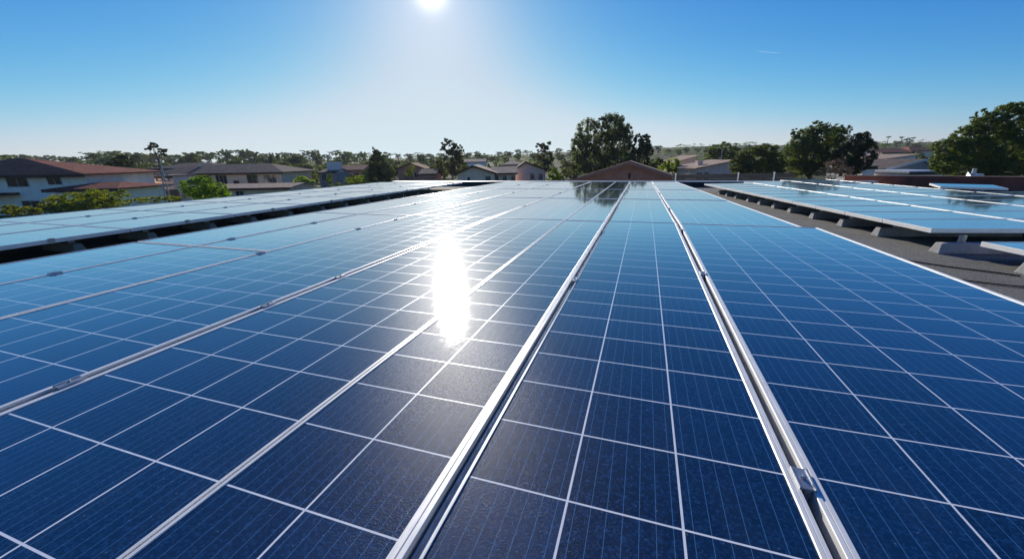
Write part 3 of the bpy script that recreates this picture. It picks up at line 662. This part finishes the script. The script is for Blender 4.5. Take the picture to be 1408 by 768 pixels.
# ------------------------------------------------------------------ vegetation
def leaf_mesh(name, lobes, nl, size, mat, clump=.28, seed=0, flat=1.0):
    """lobes: list of (cx,cy,cz,rx,ry,rz). clumps of small quads spread through each lobe"""
    g = np.random.default_rng(seed)
    vol = np.array([l[3]*l[4]*l[5] for l in lobes])**.72; vol /= vol.sum()
    allp = []; alln = []
    for l, wv in zip(lobes, vol):
        n_ = max(20, int(nl*wv)); k = max(6, n_//45)
        d = g.normal(size=(k, 3)); d /= np.linalg.norm(d, axis=1)[:, None]
        rad = g.uniform(.45, 1.0, k)**.6
        cc = d*rad[:, None]
        sz = g.uniform(.55, 1.25, k)*clump
        which = g.integers(0, k, n_)
        off = g.normal(size=(n_, 3)); off /= np.linalg.norm(off, axis=1)[:, None]; off *= (g.uniform(0, 1, n_)**.5)[:, None]
        pp_ = cc[which]+off*sz[which][:, None]*np.array([1, 1, .75*flat])
        r_ = np.array(l[3:6]); pw = pp_*r_+np.array(l[:3])
        allp.append(pw); alln.append(off*.6+pp_*.4)
    p = np.concatenate(allp); nrm = np.concatenate(alln)
    nrm = nrm+g.normal(size=nrm.shape)*.55; nrm /= np.linalg.norm(nrm, axis=1)[:, None]
    t = np.cross(nrm, g.normal(size=nrm.shape)); t /= np.linalg.norm(t, axis=1)[:, None]; b = np.cross(nrm, t)
    s = size*g.uniform(.55, 1.25, len(p))[:, None]
    V = np.stack([p-t*s*.62, p-b*s*.38, p+t*s*.62, p+b*s*.38], 1).reshape(-1, 3)
    me = bpy.data.meshes.new(name); nf = len(p)
    me.vertices.add(nf*4); me.vertices.foreach_set('co', V.ravel()); me.loops.add(nf*4); me.loops.foreach_set('vertex_index', np.arange(nf*4))
    me.polygons.add(nf); me.polygons.foreach_set('loop_start', np.arange(nf)*4); me.polygons.foreach_set('loop_total', np.full(nf, 4))
    me.update(calc_edges=True); me.materials.append(mat); return me
def trunk_mb(base_z, lobes, r, fork=.45, seed=0):
    g = random.Random(seed); m = MB()
    tops = sorted(lobes, key=lambda l: -l[3]*l[5])
    cx = sum(l[0]*l[3] for l in lobes)/sum(l[3] for l in lobes); lo = min(l[2]-l[5] for l in lobes); hi = max(l[2] for l in lobes)
    zf = base_z+(max(lo, base_z+.5)-base_z)*.9+.3
    a = Vector((cx*.35, 0, base_z-.4)); b = Vector((cx*.6, g.uniform(-.2, .2), zf))
    m.tube([a, a.lerp(b, .5)+Vector((g.uniform(-.1, .1), 0, 0)), b], [r*1.25, r, r*.85], 8)
    for l in tops[:9]:
        e = Vector((l[0], l[1], l[2]+l[5]*.35)); mid = b.lerp(e, .5)+Vector((g.uniform(-.3, .3), g.uniform(-.3, .3), -.2))
        m.tube([b-Vector((0, 0, .1)), mid, e], [r*.6, r*.38, r*.1], 6)
    return m
def tree(u, d, lobes_px, mat, label, nl=9000, leaf=.2, name='tree', cat='tree', bark='bark', group=None, seed=1, clump=.28, tr=.22, depthf=.85):
    """lobes_px: (u, v, ru, rv) ellipses in photograph pixels at depth d -> ellipsoids of real size"""
    p0 = P(u, 230, d); gz = ground_z(p0.x, p0.y); s = d/FOC
    lobes = []; g = random.Random(seed)
    for (lu, lv, ru, rv) in lobes_px:
        pc_ = P(lu, lv, d); lobes.append(((lu-u)*s, g.uniform(-.35, .35)*ru*s, pc_.z-gz, ru*s, (ru+rv)/2*s*depthf, rv*s))
    root = empty(name, (p0.x, p0.y, gz), YAW); tag(root, label, cat, group)
    me = leaf_mesh('crown', lobes, nl, leaf, mat, clump, seed); o = bpy.data.objects.new('crown', me); C.objects.link(o); o.parent = root
    trunk_mb(0, lobes, tr, seed=seed).build('trunk', M[bark], root, smooth=True)
    return root
# individually recognisable trees
tree(822, 70, [(806, 188, 17, 22), (797, 205, 14, 20), (838, 178, 20, 19), (848, 195, 18, 22), (830, 205, 16, 24), (812, 222, 20, 18), (843, 222, 20, 18), (800, 228, 16, 14), (858, 184, 9, 12), (826, 172, 10, 9), (846, 168, 9, 9)], M['leaf_gum'],
     'tall dark gum tree with two rounded tops behind the brown gable', 48000, .21, bark='bark_pale', seed=3, clump=.24, tr=.35)
tree(877, 64, [(872, 200, 11, 13), (885, 196, 9, 11), (878, 218, 15, 18), (868, 228, 12, 14), (890, 206, 7, 9)], M['leaf_green'], 'slender green tree right beside the twin-topped gum tree', 9000, .24, seed=4, clump=.27)
tree(992, 95, [(993, 207, 22, 12), (980, 212, 14, 10), (1006, 210, 14, 10), (993, 218, 24, 10)], M['leaf_green'], 'distant dome shaped tree behind the pale pink house', 9000, .30, seed=5, clump=.2)
tree(1040, 47, [(1040, 217, 27, 16), (1022, 225, 17, 14), (1060, 223, 18, 15), (1040, 232, 36, 14), (1045, 208, 18, 10)], M['leaf_green'], 'wide round green tree left of the tallest right-side tree', 34000, .13, seed=6, clump=.17, tr=.25)
tree(1115, 50, [(1118, 190, 24, 19), (1098, 195, 18, 18), (1140, 186, 17, 14), (1086, 211, 17, 18), (1110, 215, 26, 20), (1135, 208, 20, 22), (1086, 184, 8, 7), (1150, 178, 9, 7), (1096, 231, 22, 12), (1130, 230, 24, 12), (1112, 176, 12, 8)], M['leaf_green'],
     'tall spreading tree with ragged crown beyond the fence, right of centre', 48000, .145, seed=7, clump=.23, tr=.32)
tree(1172, 46, [(1172, 198, 16, 14), (1165, 215, 18, 18), (1182, 212, 13, 20), (1170, 230, 22, 13), (1176, 189, 9, 7)], M['leaf_dark'], 'dark green tree right of the tall ragged tree', 26000, .13, seed=8, clump=.2)
tree(1146, 40, [(1148, 228, 14, 10), (1135, 237, 14, 7), (1160, 236, 12, 8)], M['leaf_dry'], 'bare brownish shrub in front of the dark green tree', 5000, .06, 'shrub', 'shrub', seed=9, clump=.3, tr=.06)
tree(1350, 33, [(1368, 168, 26, 22), (1340, 175, 24, 18), (1318, 190, 22, 18), (1395, 180, 26, 24), (1300, 206, 20, 16), (1335, 208, 30, 22), (1375, 210, 34, 26), (1290, 224, 22, 12), (1325, 230, 34, 12), (1380, 230, 40, 14), (1425, 200, 26, 30), (1330, 160, 12, 8), (1375, 152, 18, 9), (1430, 170, 20, 18)], M['leaf_green'],
     'large broad green tree at the right border behind the brown wall', 90000, .115, seed=10, clump=.2, tr=.3)
tree(520, 72, [(520, 214, 7, 9), (519, 224, 13, 10), (520, 235, 18, 11), (520, 244, 21, 9), (517, 208, 3.5, 5)], M['leaf_dark'], 'dark cone shaped tree behind the far end of the left array', 20000, .17, seed=11, clump=.26, tr=.2)
tree(622, 85, [(618, 202, 11, 9), (630, 205, 9, 9), (622, 216, 15, 11), (612, 228, 14, 12), (630, 228, 13, 12), (613, 196, 6, 6)], M['leaf_gum'], 'grey green gum tree standing above the houses left of centre', 9000, .28, bark='bark_pale', seed=12, clump=.25)
tree(748, 92, [(743, 203, 8, 7), (754, 200, 7, 6), (750, 216, 12, 10), (748, 228, 14, 9)], M['leaf_gum'], 'thin gum tree above the grey gable house', 6500, .28, bark='bark_pale', seed=13, clump=.25)
tree(272, 41, [(272, 256, 26, 12), (257, 262, 16, 10), (288, 261, 16, 11), (272, 268, 30, 11), (276, 249, 16, 8)], M['leaf_bright'], 'bright green round bush beside the mast', 26000, .10, 'bush', 'bush', seed=14, clump=.16, tr=.12)
tree(182, 62, [(181, 246, 11, 10), (181, 255, 10, 7)], M['leaf_bright'], 'small round green tree left of the mast', 4500, .17, seed=15, clump=.22)
tree(412, 58, [(411, 249, 12, 6), (420, 252, 10, 6), (401, 255, 10, 5), (409, 244, 6, 3)], M['leaf_yellow'], 'yellow green shrub at the end of the tan roof', 4500, .16, 'shrub', 'shrub', seed=16, clump=.3, tr=.08)
tree(450, 60, [(450, 248, 4, 6), (451, 243, 3, 4)], M['leaf_bright'], 'narrow bright shrub before the dark house', 1500, .14, 'shrub', 'shrub', seed=17, tr=.06)
tree(487, 66, [(480, 249, 8, 5), (492, 247, 9, 6), (500, 250, 7, 5)], M['leaf_yellow'], 'low yellowish shrub left of the cone shaped tree', 3500, .16, 'shrub', 'shrub', seed=18, tr=.06)
tree(762, 52, [(763, 240, 9, 6), (757, 245, 6, 5), (768, 244, 6, 4), (762, 234, 4, 3)], M['leaf_bright'], 'bright yellow green bush left of the brown gable', 4500, .13, 'bush', 'bush', seed=19, clump=.25, tr=.06)
tree(565, 85, [(566, 232, 5, 5), (562, 238, 6, 6)], M['leaf_yellow'], 'small yellow green tree against the brown house', 2200, .2, seed=20, tr=.08)
tree(166, 70, [(163, 232, 17, 12), (170, 222, 14, 9), (158, 243, 18, 10), (174, 240, 12, 10)], M['leaf_dark'], 'dark green tree behind the orange roof annex', 11000, .24, seed=21, clump=.22)
tree(140, 60, [(136, 243, 8, 6), (146, 248, 12, 7), (130, 236, 9, 6)], M['leaf_green'], 'small green tree right of the white house', 5000, .19, seed=22, clump=.25)
tree(216, 62, [(217, 201, 6, 3), (227, 207, 7, 2.6), (210, 205, 4.5, 2.2), (219, 198, 4, 1.6), (231, 212, 5, 2)], M['leaf_dark'], 'tall thin pine with small flat crown above the mast', 3000, .2, name='pine_tree', seed=23, clump=.35, tr=.16)
tree(930, 70, [(925, 226, 10, 9), (915, 232, 9, 8), (935, 234, 10, 7)], M['leaf_yellow'], 'yellowish tree between the brown gable and the cream house', 5000, .22, seed=24, clump=.3)
tree(905, 78, [(903, 228, 12, 9), (893, 236, 12, 8)], M['leaf_green'], 'green tree behind the right slope of the brown gable', 5000, .24, seed=25)
# hedges at the left
tree(100, 38, [(52, 282, 18, 10), (70, 279, 16, 11), (90, 277, 18, 12), (110, 274, 18, 12), (130, 273, 18, 13), (150, 274, 15, 12), (45, 288, 14, 9), (120, 283, 40, 9), (75, 288, 36, 9)], M['leaf_yellow'],
     'long yellow green hedge below the white house', 36000, .095, 'hedge', 'hedge', seed=26, clump=.22, tr=.08)
tree(14, 30, [(8, 292, 14, 7), (24, 293, 12, 6), (-12, 292, 14, 8)], M['leaf_yellow'], 'low yellow flowering shrub at the left border', 7000, .08, 'shrub', 'shrub', seed=27, clump=.22, tr=.05)
tree(192, 40, [(186, 276, 14, 4), (205, 275, 14, 4), (225, 274, 14, 3.5)], M['leaf_yellow'], 'low yellowish ground shrub along the garden wall', 3500, .1, 'shrub', 'shrub', seed=28, clump=.3, tr=.04)

# woodland of separate trees: prototypes copied in a loop
def proto_tree(kind, seed):
    g = random.Random(seed); lobes = []
    if kind == 'gum':
        H_ = 11; 
        for k in range(14): a = g.uniform(0, 6.28); r = g.uniform(.2, 2.8); lobes.append((r*math.cos(a), r*math.sin(a), g.uniform(3.4, 10.2), g.uniform(1.1, 2.0), g.uniform(1.1, 2.0), g.uniform(.9, 1.6)))
    elif kind == 'umbrella':
        for k in range(12): a = g.uniform(0, 6.28); r = g.uniform(.3, 3.6); lobes.append((r*math.cos(a), r*math.sin(a), g.uniform(7.6, 10.4), g.uniform(1.2, 2.2), g.uniform(1.2, 2.2), g.uniform(.5, .95)))
    elif kind == 'round':
        for k in range(7): a = g.uniform(0, 6.28); r = g.uniform(.2, 2.4); lobes.append((r*math.cos(a), r*math.sin(a), g.uniform(2.2, 5.6), g.uniform(1.7, 2.6), g.uniform(1.7, 2.6), g.uniform(1.3, 2.2)))
    elif kind == 'palm':
        lobes.append((0, 0, 10.4, 1.7, 1.7, .9)); lobes.append((0, 0, 9.7, .8, .8, .7))
    return lobes
protos = []
for kind, nv in (('gum', 3), ('umbrella', 2), ('round', 3), ('palm', 1)):
    for k in range(nv):
        lb = proto_tree(kind, 100+len(protos)); root = empty({'gum': 'gum_tree', 'umbrella': 'umbrella_pine', 'round': 'broadleaf_tree', 'palm': 'palm_tree'}[kind], (0, 0, -500))
        me = leaf_mesh('crown', lb, {'gum': 5200, 'umbrella': 3600, 'round': 3600, 'palm': 600}[kind], {'gum': .40, 'umbrella': .38, 'round': .40, 'palm': .5}[kind], M['leaf_far'], .34, 200+len(protos))
        c_ = bpy.data.objects.new('crown', me); C.objects.link(c_); c_.parent = root
        trunk_mb(0, lb, .22, seed=len(protos)).build('trunk', M['bark'], root, smooth=True)
        protos.append([kind, root, False])
LBL = {'gum': ('grey green gum tree in the wooded band on the horizon', 'gum trees in the wooded band'),
       'umbrella': ('flat-topped pine on a bare trunk standing out of the wooded band', 'umbrella pines in the wooded band'),
       'round': ('rounded broadleaf tree in the wooded belt behind the houses', 'broadleaf trees in the wooded belt'),
       'palm': ('tiny long-stemmed palm on the far ridge skyline', 'palms on the far ridge')}
def put(kind, u, d, sc, sxy=1.0):
    cand = [q for q in protos if q[0] == kind]; q = random.choice(cand)
    if not q[2]: o = q[1]; q[2] = True
    else: o = copy_tree(q[1])
    p = P(u, 220, d); o.location = (p.x, p.y, ground_z(p.x, p.y)-.2); o.rotation_euler = (0, 0, random.uniform(0, 6.28))
    o.scale = (sc*sxy, sc*sxy, sc*random.uniform(.9, 1.1)); tag(o, LBL[kind][0], 'tree', LBL[kind][1])
def height_for(u, vtop, d):
    p = P(u, vtop, d); return p.z-ground_z(p.x, p.y)
def skyline(u):
    k = [(-60, 206), (60, 212), (100, 212), (150, 206), (250, 209), (330, 205), (420, 205), (500, 208), (600, 210), (700, 208), (780, 206), (860, 208), (930, 212), (1000, 205), (1100, 199), (1200, 193), (1260, 191), (1470, 188)]
    return float(np.interp(u, [a for a, b in k], [b for a, b in k]))
NAT = {'gum': 11.3, 'umbrella': 11.0, 'round': 7.6, 'palm': 11.2}
# skyline rows
u = -50.0
while u < 1450:                                   # back row, lower
    d = random.uniform(300, 420); kind = random.choice(['gum', 'gum', 'round', 'round', 'umbrella']) if u < 880 else random.choice(['round', 'round', 'gum'])
    put(kind, u, d, max(.8, height_for(u, skyline(u)+random.uniform(0, 6), d)/NAT[kind]), 1.35); u += random.uniform(10, 16)
u = -40.0
while u < 880:                                    # second row, standing out of it
    d = random.uniform(170, 260); kind = random.choice(['gum', 'gum', 'round', 'umbrella', 'round'])
    top = skyline(u)+random.choice([-3, 0, 3, 6, 9])+random.uniform(-2, 2)
    if 30 < u < 95: top += 6
    put(kind, u, d, height_for(u, top, d)/NAT[kind], random.uniform(.95, 1.2)); u += random.uniform(9, 17)
u = -40.0
while u < 1430:                                   # belt behind the houses
    d = random.uniform(112, 150); kind = 'round'
    put(kind, u, d, height_for(u, skyline(u)+random.uniform(13, 20), d)/NAT[kind], random.uniform(1.0, 1.35)); u += random.uniform(12, 19)
for u, vt in ((905, 206), (930, 205), (934, 204), (952, 201), (957, 202), (1214, 190), (1232, 190), (897, 207), (1188, 191), (1248, 192)):
    d = random.uniform(420, 520); put('palm', u, d, height_for(u, vt-3, d)/NAT['palm'], 1.3)
for (u, d, vt) in ((395, 95, 232), (425, 90, 229), (440, 118, 222), (470, 125, 224), (540, 120, 224), (590, 95, 228), (600, 110, 225), (652, 115, 228), (670, 120, 226), (735, 110, 228), (770, 85, 232), (780, 100, 228), (20, 66, 219), (60, 75, 219), (90, 80, 221), (115, 75, 225), (200, 85, 228), (1000, 110, 218), (1070, 90, 215), (1200, 110, 212), (1215, 100, 216), (1290, 90, 210), (1300, 70, 222), (1260, 110, 212), (950, 100, 222), (575, 130, 220), (150, 90, 226), (480, 95, 236), (505, 100, 232), (690, 140, 222), (30, 60, 222), (135, 68, 224), (240, 100, 222), (265, 105, 224), (320, 105, 220), (350, 100, 221), (375, 96, 223), (405, 110, 226), (455, 110, 220), (505, 115, 222), (530, 95, 228), (560, 125, 219), (610, 120, 224), (640, 125, 225), (665, 108, 228), (715, 120, 224), (728, 100, 229), (790, 90, 228), (910, 95, 224), (945, 92, 226), (975, 85, 225), (1205, 95, 214)):
    put('round', u, d, height_for(u, vt, d)/NAT['round'], 1.1)
for q in protos:
    if not q[2]:
        for ch in list(q[1].children): bpy.data.objects.remove(ch)
        bpy.data.objects.remove(q[1])
# scrub covering the far hillside: nobody could count it
lb = []
g = random.Random(5)
for k in range(800):
    u = g.uniform(-60, 1460); d = g.uniform(180, 640); p = P(u, 220, d); r = g.uniform(3, 7)
    lb.append((p.x, p.y, ground_z(p.x, p.y)+r*.25, r*1.4, r*1.4, r*.55))
me = leaf_mesh('hillside_scrub', lb, 90000, .8, M['leaf_far'], .5, 77)
o = bpy.data.objects.new('hillside_scrub', me); C.objects.link(o); tag(o, 'dark green scrub covering the far slopes', 'scrub', kind='stuff')
lb = []
for k in range(150):
    u = g.uniform(-60, 1460); d = g.uniform(52, 150); p = P(u, 240, d); r = g.uniform(.8, 1.9)
    lb.append((p.x, p.y, ground_z(p.x, p.y)+r*.3, r*1.5, r*1.5, r*.8))
me = leaf_mesh('garden_undergrowth', lb, 26000, .24, M['leaf_green'], .4, 78)
o = bpy.data.objects.new('garden_undergrowth', me); C.objects.link(o); tag(o, 'low green undergrowth in the gardens between the houses', 'undergrowth', kind='stuff')

# ------------------------------------------------------------------ faint contrail, far up
ca, cb = P(1040, 70.5, 2400), P(1073, 73.5, 2400); m = MB()
m.tube([ca.lerp(cb, t) for t in (0, .1, .3, .5, .7, .9, 1)], [.6, 1.9, 2.3, 2.0, 2.2, 1.5, .4], 8)
q = N('thin_ice_cloud'); q.t.nodes.remove(q.b); o_ = [n for n in q.t.nodes if n.type == 'OUTPUT_MATERIAL'][0]; ta, tb, tc = q.n('BsdfTranslucent'), q.n('BsdfTransparent'), q.n('MixShader'); ta.inputs[0].default_value = (1, 1, 1, 1); tc.inputs[0].default_value = .05; q.l(tb.outputs[0], tc.inputs[1]); q.l(ta.outputs[0], tc.inputs[2]); q.l(tc.outputs[0], o_.inputs[0])
tag(m.build('contrail', q.m, smooth=True), 'short faint white contrail streak high in the blue sky', 'contrail')
# ------------------------------------------------------------------ haze
q = N('pale_haze'); q.t.nodes.remove(q.b); out = [n for n in q.t.nodes if n.type == 'OUTPUT_MATERIAL'][0]
pv = q.n('VolumePrincipled'); pv.inputs['Color'].default_value = (.80, .88, 1, 1); pv.inputs['Density'].default_value = .00012; pv.inputs['Anisotropy'].default_value = .3
q.l(pv.outputs[0], out.inputs['Volume'])
m = MB(); m.box(-2500, 2500, -2500, 2500, GZ-6, 34); tag(m.build('haze', q.m), 'pale morning haze over the whole neighbourhood', 'haze', kind='stuff')
